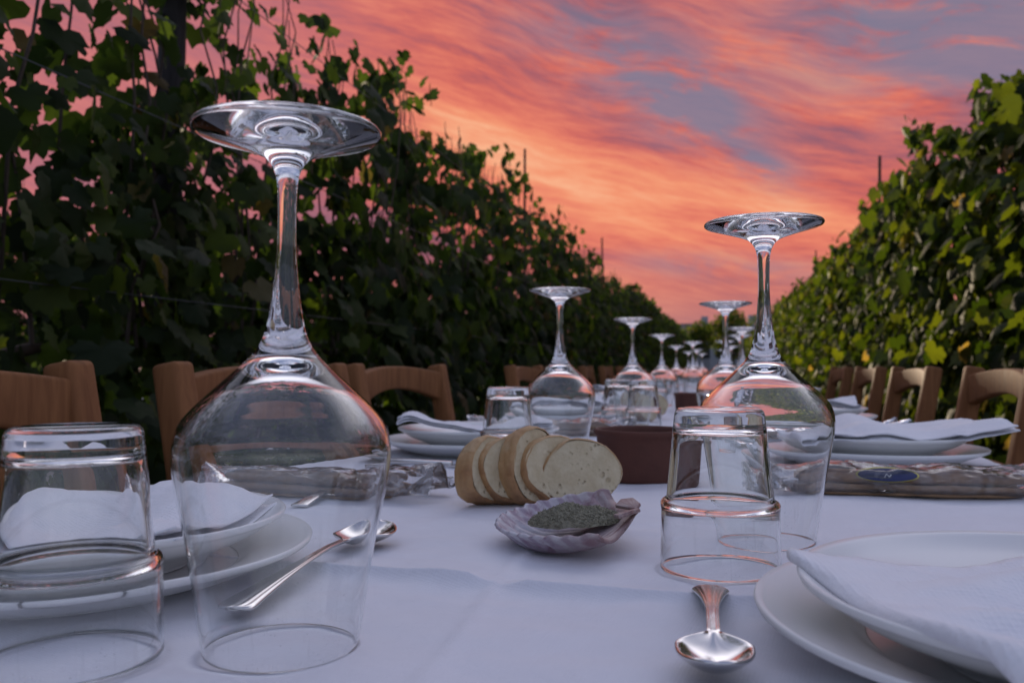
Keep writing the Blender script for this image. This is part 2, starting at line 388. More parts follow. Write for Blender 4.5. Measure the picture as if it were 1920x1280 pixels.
# posts
def post(x, y, h, r, label, group='trellis posts'):
    bm = bmesh.new(); tube_bm(bm, [(0,0,-.05),(0.004,0,h*.5),(0,.003,h-.02),(0,.003,h)], [r, r*.97, r*.95, r*.8], 12)
    o = from_bm('trellis_post', bm, WOODDK); o.location = (x, y, 0); o.rotation_euler = (R(rg.uniform(-.8,.8)), R(rg.uniform(-1,1)), 0)
    tag(o, label, 'post', group); return o
post(-1.62, 2.22, 2.75, .042, 'thick dark upright post among the vines left of the big wine glass foot')
post(-1.50, 6.5, 2.60, .010, 'thin pale pole rising above the left hedge into the orange sky')
post(-1.50, 11.4, 2.62, .012, 'slender pole above the left hedge, second one rising into the sky')
for k, y in enumerate((16.3, 21.2)): post(-1.50, y, 2.5, .012, ('third', 'fourth')[k] + ' slender pole above the left hedge, farther than the others')
post(1.45, 8.7, 2.90, .015, 'thin pole with a hooked tip above the right hedge')
post(1.45, 13.7, 2.66, .012, 'slender pole above the right hedge beyond the hooked one')
for k, y in enumerate((18.7, 23.7)): post(1.45, y, 2.45, .012, ('third', 'fourth')[k] + ' slender pole above the right hedge, farther than the others')
WIRE = m_plain('galvanised_wire', (.12,.12,.12), .5, .1, metallic=1)
for x, sd_ in ((-1.36, 'left'),):
    for z, wh in ((1.05, 'lowest'), (1.5, 'middle'), (1.95, 'highest')):
        bm = bmesh.new(); tube_bm(bm, [(x, k*2.5 + 1, z + .008*(k % 2)) for k in range(18)], .0016, 5); o = from_bm('trellis_wire', bm, WIRE)
        tag(o, wh + ' thin wire strung along the ' + sd_ + ' vine row', 'wire', 'trellis wires')

# ------------------------------------------------------------------ far houses and trees
WALL = m_plain('grey_render', (.30,.32,.36), .9, .1, 3); ROOF = m_plain('dark_roof_tiles', (.10,.075,.07), .85, .3, 12, .6, .05)
PANE = m_plain('window_dark', (.02,.025,.03), .15, .1)
def box_bm(bm, x0, x1, y0, y1, z0, z1):
    v = [bm.verts.new(p) for p in ((x0,y0,z0),(x1,y0,z0),(x1,y1,z0),(x0,y1,z0),(x0,y0,z1),(x1,y0,z1),(x1,y1,z1),(x0,y1,z1))]
    for f in ((0,1,2,3),(4,5,6,7),(0,1,5,4),(1,2,6,5),(2,3,7,6),(3,0,4,7)): bm.faces.new([v[i] for i in f])
def house(x, y, wd, dp, hw, hr, label, rz=0):
    t = empty('farmhouse', (x, y, 0), rz); tag(t, label, 'house', 'houses at the end of the rows')
    bm = bmesh.new(); box_bm(bm, -wd/2, wd/2, -dp/2, dp/2, 0, hw); from_bm('wall', bm, WALL, t, False)
    o = .5; bm = bmesh.new()
    a = [bm.verts.new(p) for p in ((-wd/2-o,-dp/2-o,hw),(wd/2+o,-dp/2-o,hw),(wd/2+o,dp/2+o,hw),(-wd/2-o,dp/2+o,hw),(-wd/2+dp*.35,0,hr),(wd/2-dp*.35,0,hr))]
    for f in ((0,1,5,4),(1,2,5),(2,3,4,5),(3,0,4),(0,3,2,1)): bm.faces.new([a[i] for i in f])
    rf = from_bm('roof', bm, ROOF, t, False)
    bm = bmesh.new(); box_bm(bm, wd*.2, wd*.2+.7, -.3, .4, hw, hr+.7); from_bm('chimney', bm, WALL, rf, False)
    for k in range(3):
        wx = -wd*.3 + k*wd*.3; bm = bmesh.new(); box_bm(bm, wx-.5, wx+.5, -dp/2-.04, -dp/2+.1, hw*.45, hw*.8); from_bm('window', bm, PANE, t, False)
house(-3.2, 92, 6.5, 7, 3.9, 5.5, 'grey house with dark roof peeping over the far end of the left hedge')
house(1.6, 84, 5.0, 6, 3.9, 5.1, 'low grey house with dark roof at the end of the aisle, beside the right hedge')
def crown_mesh(seed, r, h, n, s):
    rr = random.Random(seed); V, F = [], []
    lobes = [(Vector((rr.gauss(0,.35)*r, rr.gauss(0,.35)*r, rr.uniform(.15,.9)*h)), rr.uniform(.35,.6)*r) for _ in range(10)]
    for i in range(n):
        c, lr = rr.choice(lobes); d = Vector((rr.gauss(0,1), rr.gauss(0,1), rr.gauss(0,1))).normalized()
        p = c + d*lr*rr.uniform(.6,1.05); nn = Vector((rr.gauss(0,1), rr.gauss(0,1), rr.gauss(0,1))).normalized(); u = nn.orthogonal().normalized(); v = nn.cross(u)
        k = s*rr.uniform(.6,1.3); b = len(V); V.extend([p-u*k, p+v*k*.6, p+u*k, p-v*k*.6]); F.append((b,b+1,b+2,b+3))
    me = bpy.data.meshes.new('crown'); me.from_pydata([tuple(v) for v in V], [], F); me.materials.append(LEAFR); return me
cm = [crown_mesh(s, 2.2, 3.6, 2600, .16) for s in (3, 4)]
def tree(x, y, h, label, k, sc=1.0):
    t = empty('tree', (x, y, 0)); tag(t, label, 'tree', 'trees at the end of the rows')
    bm = bmesh.new(); tube_bm(bm, [(0,0,-.1),(.05,0,h*.3),(0,.1,h*.6)], [.18,.13,.07], 8)
    for a in range(5):
        q = a*1.26; tube_bm(bm, [(0,.05,h*.42),(math.cos(q)*.7, math.sin(q)*.7, h*.6),(math.cos(q)*1.3, math.sin(q)*1.3, h*.78)], [.07,.045,.02], 6)
    from_bm('trunk', bm, BARK, t)
    c = link('crown', cm[k], t); c.location = (0,0,h*.36); c.scale = (sc, sc, h*.6/3.6)
tree(.9, 66, 5.0, 'round green tree between the two far houses', 0)
tree(3.6, 70, 5.2, 'pale green tree right of the far houses', 1)
tree(-5.6, 78, 5.0, 'dark tree behind the far end of the left hedge', 1)
tree(6.5, 74, 5.6, 'dark tree behind the far end of the right hedge', 0)
tree(-1.7, 60, 3.9, 'small yellow-green tree below the grey house roof', 1, .6)

# ------------------------------------------------------------------ table and cloth
XL, XR, Y0, Y1 = -.545, .335, -.35, 9.4
XC = (XL+XR)/2
tb = empty('long_table', (XC, (Y0+Y1)/2, 0)); tag(tb, 'long trestle table hidden under the white tablecloth', 'table')
bm = bmesh.new(); box_bm(bm, -(XR-XL)/2+.012, (XR-XL)/2-.012, -(Y1-Y0)/2+.02, (Y1-Y0)/2-.02, TZ-.035, TZ-.006); from_bm('tabletop', bm, WOOD, tb, False)
for k in range(10):
    for s in (-1, 1):
        bm = bmesh.new(); box_bm(bm, s*.36-.025, s*.36+.025, -4.7+k*1.04-.025, -4.7+k*1.04+.025, 0, TZ-.036); from_bm('leg', bm, WOOD, tb, False)
def G(u, c, s): return math.exp(-((u-c)/s)**2)
def ridge(d, wdt, h): return h*math.exp(-(d/wdt)**2)
def seam(d, wdt, h): return h*(math.exp(-(d/wdt)**2) - .55*math.exp(-((d+wdt*1.8)/(wdt*1.6))**2))
def fold(d, a): return a*math.exp(-d/.022) if d > 0 else a*math.exp(d/.0048)
def cloth_h(x, y):
    z = .0022*noise.noise(Vector((x*10, y*9, 0))) + .0018*noise.noise(Vector((x*18+y*9, y*34-x*8, 3))) + .00035*noise.noise(Vector((x*60, y*90, 5)))
    yc = .452 - .075*(x+.12) + .0015*math.sin(x*23)
    a = (.0068 if x < -.118 else .0060)*min(1, abs(x+.118)/.02 + .15)
    z += fold(y-yc, a)
    z += ridge((x+.118) + .05*(y-.45) + .002*math.sin(y*30), .0035, .0018)*(1 if y < 1.2 else .5)
    w_ = math.exp(-((y-.40)/.13)**2)
    z += .0034*w_*max(0, noise.noise(Vector(((x*.9+y*.5)*16, (y-x*.5)*26, 9))))
    z += ridge(y-.30-.3*x, .004, .0008)*G(x, -.05, .12) + ridge(y-.62+.12*x, .005, .0009)
    for k in (.98, 1.45, 2.1, 2.8, 3.6, 4.6): z += fold(y-k-.04*x, .0030)
    return z
xs = [XL + (XR-XL)*i/230 for i in range(231)]
ys = [Y0]; 
while ys[-1] < Y1: ys.append(ys[-1] + (.0009 if .435 < ys[-1] < .472 else .0042 if .2 < ys[-1] < .75 else .009 if ys[-1] < 1.6 else .06))
V, F = [], []
for y in ys:
    drop = []
    for k in range(7): drop.append((XL-.006-.010*math.sin(k*.7)-.008*math.sin(y*21)*k/6-.012*k/6, y, TZ-.003-.04*(6-k) if False else TZ-.004-.045*k))
    dropr = [(XR+.006+.010*math.sin(k*.7)+.008*math.sin(y*19+1)*k/6+.012*k/6, y, TZ-.004-.045*k) for k in range(7)]
    wn = max(0, 1-abs(y-.45)/.25)
    V += list(reversed(drop)) + [(x, y-.075*(x+.12)*wn, TZ+cloth_h(x, y-.075*(x+.12)*wn)) for x in xs] + dropr
nx = len(xs)+14
for j in range(len(ys)-1):
    for i in range(nx-1): F.append((j*nx+i, j*nx+i+1, (j+1)*nx+i+1, (j+1)*nx+i))
cl = mesh('tablecloth', V, F, CLOTH); tag(cl, 'white cloth with pressed fold lines covering the long table', 'tablecloth')
CZ = .0008

# ------------------------------------------------------------------ upturned wine glass
def arc(cx, cz, r, a0, a1, n): return [(cx+r*math.cos(R(a0+(a1-a0)*k/n)), cz+r*math.sin(R(a0+(a1-a0)*k/n))) for k in range(n+1)]
outer = catmull([(.0324,.0006),(.0355,.020),(.0395,.045),(.0437,.066),(.0456,.080),(.0440,.0915),(.0385,.0995),(.0290,.1085),(.0195,.1172),(.0130,.1240),(.0092,.1310),
         (.0071,.1400),(.0052,.154),(.0040,.170),(.0040,.188),(.0047,.198),(.0072,.2042),(.0120,.2082),(.0230,.2120),(.0340,.2152),(.0385,.2165)], 5)
inner = catmull([(.0,.1188),(.0045,.1184),(.0100,.1168),(.0170,.1132),(.0270,.1065),(.0370,.0975),(.0426,.0898),(.0444,.080),(.0426,.066),(.0385,.045),(.0346,.020),(.0315,.0006)], 5)
foot_edge = [(.0397,.2171),(.0402,.2179),(.0402,.2187),(.0396,.2195)]
foot_top = catmull([(.0385,.2199),(.030,.2195),(.018,.2186),(.008,.2180),(0,.2178)], 4)
WG = inner + [(.0317,.0001),(.0321,.0)] + outer + foot_edge + foot_top
wg = empty('wine_glass'); lathe('bowl', WG, GLASS, wg, 128)
# one glass is one blown piece: keep it a single mesh instead
wine_me = wg.children[0].data; bpy.data.objects.remove(wg.children[0]); bpy.data.objects.remove(wg)
wine_me.name = 'wine_glass'
ORD = ['first','second','third','fourth','fifth','sixth','seventh','eighth','ninth','tenth','eleventh','twelfth']
def wine(x, y, label, group='upturned wine glasses', rz=0, tilt=(0,0)):
    o = link('wine_glass', wine_me); o.location = (x, y, TZ+CZ); o.rotation_euler = (R(tilt[0]), R(tilt[1]), rz); tag(o, label, 'wine glass', group); return o
p = W(-.0985, .3685); wine(p.x, p.y, 'large upturned wine glass at the front left, over the spoon', tilt=(0, .3)).scale = (1, 1, 1.014)
p = W(.1745, .590); wine(p.x, p.y, 'upturned wine glass right behind the front right tumbler')
p = W(.062, 1.105); wine(p.x, p.y, 'upturned wine glass behind the bread slices, second in the left line')
p = W(.333, 1.33); wine(p.x, p.y, 'upturned wine glass second in the right line, against the pink horizon')
for k, (x, y) in enumerate([(-.175, 1.77), (-.175, 2.68), (-.105, 3.47), (-.20, 4.1), (-.13, 5.0), (-.2, 5.7), (-.13, 6.5)]):
    wine(x, y, ORD[k+2] + ' upturned wine glass from the front in the left line')
for k, (x, y) in enumerate([(.055, 2.25), (.06, 2.75), (.02, 3.35), (.05, 4.2), (.02, 5.0), (.05, 6.0)]):
    wine(x, y, ORD[k+2] + ' upturned wine glass from the front in the right line')

# ------------------------------------------------------------------ upturned tumbler
to = [(.0352,.0006)] + catmull([(.0351,.004),(.0347,.020),(.0344,.0345)], 3) + catmull([(.0347,.0365),(.0347,.0385),(.0336,.0402),(.0316,.0412)], 4) + \
     catmull([(.0312,.0425),(.0300,.055),(.0280,.075),(.0266,.0885),(.0262,.0915),(.0252,.0937),(.0235,.0948),(.0200,.0950),(.010,.0944),(0,.0942)], 5)
ti = catmull([(0,.0838),(.012,.0836),(.0205,.0830),(.0236,.0812),(.0246,.078),(.0262,.064),(.0282,.045),(.0290,.0400),(.0318,.0368),(.0326,.0345),(.0333,.018),(.0340,.0006)], 5)
TM = ti + [(.0343,.0001),(.0349,.0001)] + to
o = lathe('tumbler', TM, GLASS, None, 96); tum_me = o.data; bpy.data.objects.remove(o)
def tumbler(x, y, label):
    o = link('tumbler', tum_me); o.location = (x, y, TZ+CZ); tag(o, label, 'tumbler', 'upturned tumblers'); return o
p = W(-.181, .355); tumbler(p.x, p.y, 'large upturned tumbler at the left edge in front of the plate')
p = W(.1235, .510); tumbler(p.x, p.y, 'upturned tumbler at the front right between shell and plate')
p = W(-.005, 1.06); tumbler(p.x, p.y, 'upturned tumbler behind the left end of the bread')
p = W(.214, 1.72); tumbler(p.x, p.y, 'upturned tumbler behind the terracotta dish, left one of a pair')
p = W(.255, 1.66); tumbler(p.x, p.y, 'upturned tumbler behind the terracotta dish, right one of a pair')
for k, (x, y) in enumerate([(.035,1.9),(-.21,2.5),(.0,2.62),(-.22,3.2),(-.03,3.3),(-.22,4.0)]):
    tumbler(x, y, 'small distant upturned tumbler, ' + ORD[k] + ' one beyond the pair')

# ------------------------------------------------------------------ plates
def plate_mesh(name, r, h, well, lip=.004):
    top = catmull([(0,.0045),(well*.9,.0045),(well,.0055),(well+.010,h*.55),(r*.86,h*.80),(r-.004,h)], 6)
    edge = [(r-.001,h+.0012),(r,h),(r-.0008,h-.0022)]
    bot = catmull([(r-.005,h-.004),(r*.85,h*.80-.006),(well+.012,h*.45-.004 if h > .02 else .004),(well,.0022),(well-.002,.0),(well-.006,.0),(well-.008,.0015),(0,.0018)], 4)
    o = lathe(name, top+edge+bot, PLATE, None, 128); me = o.data; bpy.data.objects.remove(o); return me
pl_me = plate_mesh('dinner_plate', .134, .019, .088); so_me = plate_mesh('soup_plate', .114, .029, .064)
def plates(x, y, where, off=(.002,.003)):
    a = link('dinner_plate', pl_me); a.location = (x, y, TZ+CZ); tag(a, 'wide white dinner plate ' + where + ', under the soup plate', 'plate', 'dinner plates')
    b = link('soup_plate', so_me); b.location = (x+off[0], y+off[1], TZ+CZ+.0052); tag(b, 'white soup plate ' + where + ', holding a napkin', 'plate', 'soup plates')

# ------------------------------------------------------------------ napkins: one folded sheet per napkin
def rest(r_):                  # height of the soup plate's upper face at radius r_
    K = [(0,.0062),(.064,.0072),(.074,.0175),(.098,.0280),(.1145,.0345),(.122,.0350),(.135,.02),(.16,0)]
    for (a, za), (b, zb) in zip(K, K[1:]):
        if a <= r_ <= b: return za + (zb-za)*(r_-a)/(b-a)
    return 0
def napkin(x, y, z, lx, ly, rz, seed, H, label, layers=3, gap=.0032, puff=.0, pc=None):
    """cross-section is an S-fold of one sheet; H(u,v) gives the lie of the napkin, u,v in 0..1"""
    path = []                                      # (u, layer height, edge bulge)
    ns = 34
    for L in range(layers):
        us = [i/ns for i in range(ns+1)]
        if L % 2 == 0: us.reverse()
        sh = .012*L
        for u in us: path.append((u*(1-sh) + (sh if False else 0), L*gap))
        if L < layers-1:
            e = us[-1]; sg = 1 if e > .5 else -1
            for a in (-50, -10, 30, 60):
                path.append((e*(1-sh)+sg*math.cos(R(a))*gap*.55/lx, (L+.5)*gap+math.sin(R(a))*gap*.5))
    nv = 40; V, F = [], []
    for j in range(nv+1):
        v = j/nv
        for (u, lz) in path:
            edge = .006*noise.noise(Vector((v*3, seed*1.3, lz*40)))
            px = (u-.5)*lx + edge; py = (v-.5)*ly + .005*noise.noise(Vector((u*3, seed*2.1, lz*90)))
            pz = H(u, v) + lz*(1+puff*math.exp(-(u/.12)**2)) + .0016*noise.noise(Vector((u*6, v*6, seed))) + .0011*abs(noise.noise(Vector((u*9+v*5, v*13-u*4, seed+5))))*2
            if pc:
                wx = x + px*math.cos(rz) - py*math.sin(rz) - pc[0]; wy = y + px*math.sin(rz) + py*math.cos(rz) - pc[1]
                pz = max(pz, rest(math.hypot(wx, wy)) + .0012 + lz + (TZ-z))
            V.append((px, py, pz))
    m_ = len(path)
    for j in range(nv):
        for i in range(m_-1): F.append((j*m_+i, j*m_+i+1, (j+1)*m_+i+1, (j+1)*m_+i))
    o = mesh('napkin', V, F, NAPK); o.location = (x, y, z); o.rotation_euler = (0, 0, rz)
    s = o.modifiers.new('thick', 'SOLIDIFY'); s.thickness = .0010; s.offset = 0
    tag(o, label, 'napkin', 'folded white napkins'); return o

# near right setting
plates_pos = {}
PR = W(.236, .345); SO = W(-.007, -.016) - W(0, 0); plates(PR.x, PR.y, 'at the front right', (SO.x, SO.y))
def H1(u, v):      # v=1 far, u=0 left
    z = .0190 + .004*G(u,.0,.22) - .004*G(u,.55,.3)*G(v,.45,.4)
    z += .018*G(v-.25*u,.66,.09)*G(u,.6,.35) + .016*G(v+.35*u,.52,.06)*G(u,.40,.3) + .015*G(v-.1*u,.22,.06)*G(u,.75,.3) + .018*G(u,.9,.35)*G(v,.98,.25)
    z += -.005*G(v+.15*u,.42,.09)*G(u,.65,.35) + .006*G(v,1,.22)*G(u,0,.25)
    return z
q = W(.2345, .303); napkin(q.x, q.y, TZ+.004, .205, .165, YAW + R(7), 1, H1, 'large folded napkin on the front right soup plate, its corner pointing over the rim', 2, .0055, .3, (PR.x+SO.x, PR.y+SO.y))
# near left setting
PL = W(-.252, .497); plates(PL.x, PL.y, 'at the front left behind the tumbler')
def H2(u, v):
    z = .020 + .003*math.sin(u*9) + .013*G(v,.95,.30)*(.5+.5*u) - .004*G(v,.4,.2) + .005*G(u,.75,.08)*G(v,.6,.4) + .006*G(u,.62,.07)*G(v,1,.4)
    z += -.012*max(0, u-.80)*5*G(v,.9,.35) + .006*G(v,.25,.12)*G(u,.9,.2)
    return z
q = W(-.250, .495); napkin(q.x, q.y, TZ+.006, .185, .125, YAW - R(6), 2, H2, 'folded napkin with a raised back edge on the front left soup plate', 2, .006, .4, (PL.x, PL.y))
def H2b(u, v): return .036 - .012*u + .006*G(v,.5,.3)
# second settings
plates(-.335, 1.165, 'behind the bread at the left'); plates(.185, 1.165, 'beyond the right wine glass')
def H3(u, v): return .030 + .012*G(u,.05,.13) + .006*math.sin(u*7+v*2) + .010*G(u,.35,.12)*v - .004*v + .006*G(u,.85,.15)
napkin(-.330, 1.15, TZ+.004, .205, .13, YAW, 3, H3, 'folded napkin with an upturned left corner on the plate behind the bread', 3, .0028, .3, (-.335, 1.165))
def H4(u, v): return .026 + .017*u*u + .014*G(u,.36,.16)*(.4+v) - .004*G(u,.2,.1) - .010*G(u,.62,.2)*(1-v) + .006*G(v,.3,.2)
napkin(.205, 1.145, TZ+.004, .235, .15, YAW*.6, 4, H4, 'napkin with a long raised right end on the second right plate', 2, .006, .2, (.185, 1.165))
k = 0
for i in range(2, 8):
    y = .43 + .735*i
    for x, sd_ in ((-.335, 'left'), (.165, 'right')):
        k += 1; jx, jy = rg.uniform(-.02,.02), rg.uniform(-.03,.03)
        plates(x+jx, y+jy, 'at the ' + ORD[i] + ' place on the ' + sd_ + ' side')
        def H5(u, v, s=i*2.1+x): return .034 + .012*G(u,.5+.4*math.sin(s),.2) + .007*math.sin(u*6+v*3+s) + .008*v
        napkin(x+jx, y+jy-.01, TZ+.004, .19, .12, rg.uniform(-.4,.4), 10+k, H5, 'folded napkin on the plate at the ' + ORD[i] + ' place on the ' + sd_ + ' side', 3, .004, 0, (x+jx, y+jy))

# ------------------------------------------------------------------ spoons, knife, fork
def spoon_mesh(L=.165, bw=.036, bl=.052):
    V, F = [], []; nt, nw = 90, 16
    for i in range(nt+1):
        t = L*i/nt
        if t < bl:                                   # bowl, 0 = tip
            k = t/bl; wd = bw/2*math.sqrt(max(0, 1-(1-k/.60)**2)) if k < .60 else bw/2*(.5+.5*math.cos((k-.60)/.40*math.pi))*.86 + bw/2*.14
            wd = max(wd, .0004)
            if k >= .60: wd = .0030 + (bw/2-.0030)*(.5+.5*math.cos((k-.60)/.40*math.pi))
        else:
            k2 = (t-bl)/(L-bl)
            wd = .0030 + .0007*k2 + .0078*max(0, (k2-.25)/.75)**1.6
            e = (L - t)/.010
            if e < 1: wd *= math.sqrt(max(.0, 1-(1-e)**2))**.9 + .001
        # centre height
        kb = min(1, t/bl)
        zc = .0105 - .0020*kb - .0075*math.sin(math.pi*kb**.85) if t < bl else .0085 + .0020*math.sin(min(1, (t-bl)/.03)*math.pi/2) - .0055*max(0, ((t-bl)-.03)/(L-bl-.03))**1.4
        depth = 0.0065*math.sin(math.pi*kb)**.7 if t < bl else 0
        for j in range(nw+1):
            s = -1 + 2*j/nw
            fl = 0 if t < bl else min(1, (t-bl)/.02)
            z = zc + depth*(s*s) - fl*(.0008 + .20*max(0, wd-.003))*s*s
            if t > bl*1.02: z += (.0007 + .05*max(0, wd-.003))*(math.exp(-((abs(s)-.80)/.09)**2) + .6*math.exp(-((abs(s)-.52)/.07)**2))
            V.append((s*wd, t, z))
    for i in range(nt):
        for j in range(nw): a = i*(nw+1)+j; F.append((a, a+1, a+nw+2, a+nw+1))
    return V, F
def spoon(tip, end, label, bw=.036, bl=.052, roll=0):
    d = Vector(end)-Vector(tip); L = d.length
    V, F = spoon_mesh(L, bw, bl); o = mesh('spoon', V, F, STEEL)
    s = o.modifiers.new('thick', 'SOLIDIFY'); s.thickness = .0018; s.offset = -1
    s2 = o.modifiers.new('sub', 'SUBSURF'); s2.levels = 1; s2.render_levels = 1
    o.location = (tip[0], tip[1], TZ+.0034); o.rotation_euler = (R(roll), 0, math.atan2(d.y, d.x)-math.pi/2)
    tag(o, label, 'spoon', 'steel spoons'); return o
spoon(W(.0740, .313), W(.1020, .443), 'steel spoon pointing at the viewer in front of the right tumbler', .0295, .041)
spoon(W(-.090, .598), W(-.1335, .402), 'steel spoon lying slantwise behind the big wine glass', .037, .056)
spoon(W(.065, .160), W(.077, .296), 'steel spoon almost out of the picture at the bottom edge', .03, .04)
def knife(a, b, label):
    d = Vector(b)-Vector(a); L = d.length; t = empty('knife', (a[0], a[1], TZ+.0015), math.atan2(d.y, d.x)-math.pi/2); tag(t, label, 'knife')
    bm = bmesh.new(); n = 14; ring = []
    prof = [( -.001,0),(.009,0)]
    pts = [(-.006, 0)] + [(.012, 0), (.0125, L*.25), (.011, L*.44), (.002, L*.52), (-.004, L*.54), (-.0065, L*.3)]
    lo = [bm.verts.new((x, y, .001)) for x, y in pts]; hi = [bm.verts.new((x, y, .0028)) for x, y in pts]
    bm.faces.new(lo); bm.faces.new(hi)
    for i in range(len(pts)): bm.faces.new((lo[i], lo[(i+1)%len(pts)], hi[(i+1)%len(pts)], hi[i]))
    from_bm('blade', bm, STEEL, t, False).rotation_euler = (0,0,0)
    t.children[0].location = (0, L*.46, 0)
    bar([(0, 0, .004), (0, L*.2, .0045), (0, L*.48, .004)], [.017,.014,.010], [.007,.0065,.005], 'handle', STEEL, t, .002)
    return t
knife(W(-.155, 1.045), W(.02, .995), 'steel knife lying in front of the plate behind the bread')
def fork(a, b, label):
    d = Vector(b)-Vector(a); L = d.length; t = empty('fork', (a[0], a[1], TZ+.0015), math.atan2(d.y, d.x)-math.pi/2); tag(t, label, 'fork')
    bar([(0,0,.003),(0,L*.35,.008),(0,L*.62,.011),(0,L*.70,.009)], [.016,.009,.006,.012], [.0025]*4, 'handle', STEEL, t, .0008)
    bm = bmesh.new()
    tube_bm(bm, [(-.010,L*.70,.0085),(.010,L*.70,.0085)], .002, 8)
    for s in (-1.5,-.5,.5,1.5): tube_bm(bm, [(s*.0062,L*.70,.0085),(s*.0064,L*.8,.005),(s*.0064,L*.92,.005),(s*.0062,L,.009)], [.0018,.0016,.0013,.0006], 8)
    from_bm('tines', bm, STEEL, t)
fork(W(-.180, .728), W(-.150, .915), 'steel fork behind the front left plate, seen through the big wine glass')

# ------------------------------------------------------------------ bread slices
def m_bread():
    m, t, p = mat('bread_crumb'); oc = objco(t)
    s = t.new('ShaderNodeSeparateXYZ'); t.l.new(oc, s.inputs[0])
    n = t.noise(oc, 70, 5, .6)
    vo = t.new('ShaderNodeTexVoronoi'); vo.inputs['Scale'].default_value = 210; t.l.new(oc, vo.inputs['Vector'])
    vo2 = t.new('ShaderNodeTexVoronoi'); vo2.inputs['Scale'].default_value = 85; t.l.new(oc, vo2.inputs['Vector'])
    hole = t.smooth(vo.outputs['Distance'], .32, .10); keep = t.smooth(t.noise(oc, 60, 2), .50, .62)
    hole2 = t.m('MULTIPLY', t.smooth(vo2.outputs['Distance'], .30, .16), t.smooth(t.noise(oc, 30, 2), .56, .64))
    h = t.m('MAXIMUM', t.m('MULTIPLY', hole, keep), hole2)
    c = t.ramp(n, [(.3, (.52,.42,.26)), (.7, (.66,.57,.39))]); c = t.mix(t.m('MULTIPLY', h, .5), c, (.30,.20,.09))
    t.l.new(c, p.inputs['Base Color']); p.inputs['Roughness'].default_value = .9; p.inputs['Specular IOR Level'].default_value = .2
    p.inputs['Subsurface Weight'].default_value = .0
    bump(t, t.m('SUBTRACT', t.m('MULTIPLY', t.noise(oc, 220, 5), .8), h), 1.0, .0016, p); return m
def m_crust():
    m, t, p = mat('bread_crust'); oc = objco(t); n = t.noise(oc, 26, 5, .6); n2 = t.noise(oc, 160, 4)
    c = t.ramp(n, [(.28, (.58,.42,.24)), (.44, (.46,.26,.105)), (.58, (.34,.16,.055)), (.70, (.20,.08,.025))]); t.l.new(t.mix(t.m('MULTIPLY', n2, .3), c, (.45,.34,.20)), p.inputs['Base Color'])
    p.inputs['Roughness'].default_value = .62; bump(t, n2, .9, .002, p); return m
CRUMB, CRUST = m_bread(), m_crust()
def slice_(loc, face_az, lean, rx, rz_, th, seed, label, spin=0):
    """a slice standing on its edge; its cut face looks along face_az (from +X, degrees), leaning back"""
    t = empty('bread_slice', loc, R(face_az)); t.rotation_euler = (0, R(-lean), R(face_az)); tag(t, label, 'bread slice', 'slices of white bread in a row')
    n = 64
    def outline(k, sc=1.0):
        a = 2*math.pi*k/n + spin; rr = 1 + .05*math.sin(2*a+seed) + .03*math.sin(3*a+seed*2) + .012*math.sin(7*a+seed)
        return (rx*rr*sc*math.cos(a), rz_*rr*sc*math.sin(a)*(1 if math.sin(a) > 0 else .93))
    zmin = min(outline(k)[1] for k in range(n))
    V, F = [], []
    prof = [(-th/2, .90), (-th/2+.0008, .95), (-th/2+.003, .985)] + [(-th*.3+th*.6*q/6, 1.0) for q in range(7)] + [(th/2-.003, .99), (th/2-.0008, .965), (th/2, .93)]
    for x, sc in prof:
        for k in range(n):
            a_, b_ = outline(k, sc); f = 1 + .07*noise.noise(Vector((x*70+seed*5, a_*40, b_*40))) + .03*noise.noise(Vector((x*200, a_*160, b_*160+seed)))
            V.append((x + .0015*noise.noise(Vector((a_*60, b_*60, seed))), a_*f, b_*f - zmin if b_ > zmin*.8 else b_-zmin))
    for i in range(len(prof)-1):
        for k in range(n): F.append((i*n+k, i*n+(k+1)%n, (i+1)*n+(k+1)%n, (i+1)*n+k))
    c = mesh('crust', V, F, CRUST, t)
    for sgn in (1, -1):
        V, F = [], []; x0 = sgn*th/2; rings = [0, .25, .5, .75, .92 if sgn > 0 else .88]
        V.append((x0, 0, -zmin))
        for r_ in rings[1:]:
            last = r_ == rings[-1]
            for k in range(n):
                a_, b_ = outline(k, r_ + (.02 if last else 0)); V.append((x0 + sgn*(.0007*noise.noise(Vector((a_*70, b_*70, seed))) - (.0004 if last else -.0004)), a_, b_-zmin))
        for k in range(n): F.append((0, 1+k, 1+(k+1)%n))
        for i in range(len(rings)-2):
            for k in range(n): F.append((1+i*n+k, 1+i*n+(k+1)%n, 1+(i+1)*n+(k+1)%n, 1+(i+1)*n+k))
        mesh('crumb', V, F, CRUMB, t)
    return t
names = ['bread slice at the front of the row, its pale cut face showing fully', 'bread slice just behind the fully visible one', 'third bread slice in the row, crust uppermost',
         'fourth bread slice in the row', 'leftmost bread slice of the row, showing browned crust']
def bread_row(P0, step, naz, nn, labels, seed0):
    for k in range(nn):
        p = P0 + step*k
        slice_((p.x, p.y, TZ+CZ+.0005), naz[k], (9, 14, 11, 16, 12)[k % 5], .0345+.001*(k % 2), .0305 + .0012*(k % 3), .021, seed0+k*1.7, labels[k])
bread_row(W(.0590, .733), W(-.0190, .7555) - W(0, .752), [-70,-44,-32,-38,-22], 5, names, 1)

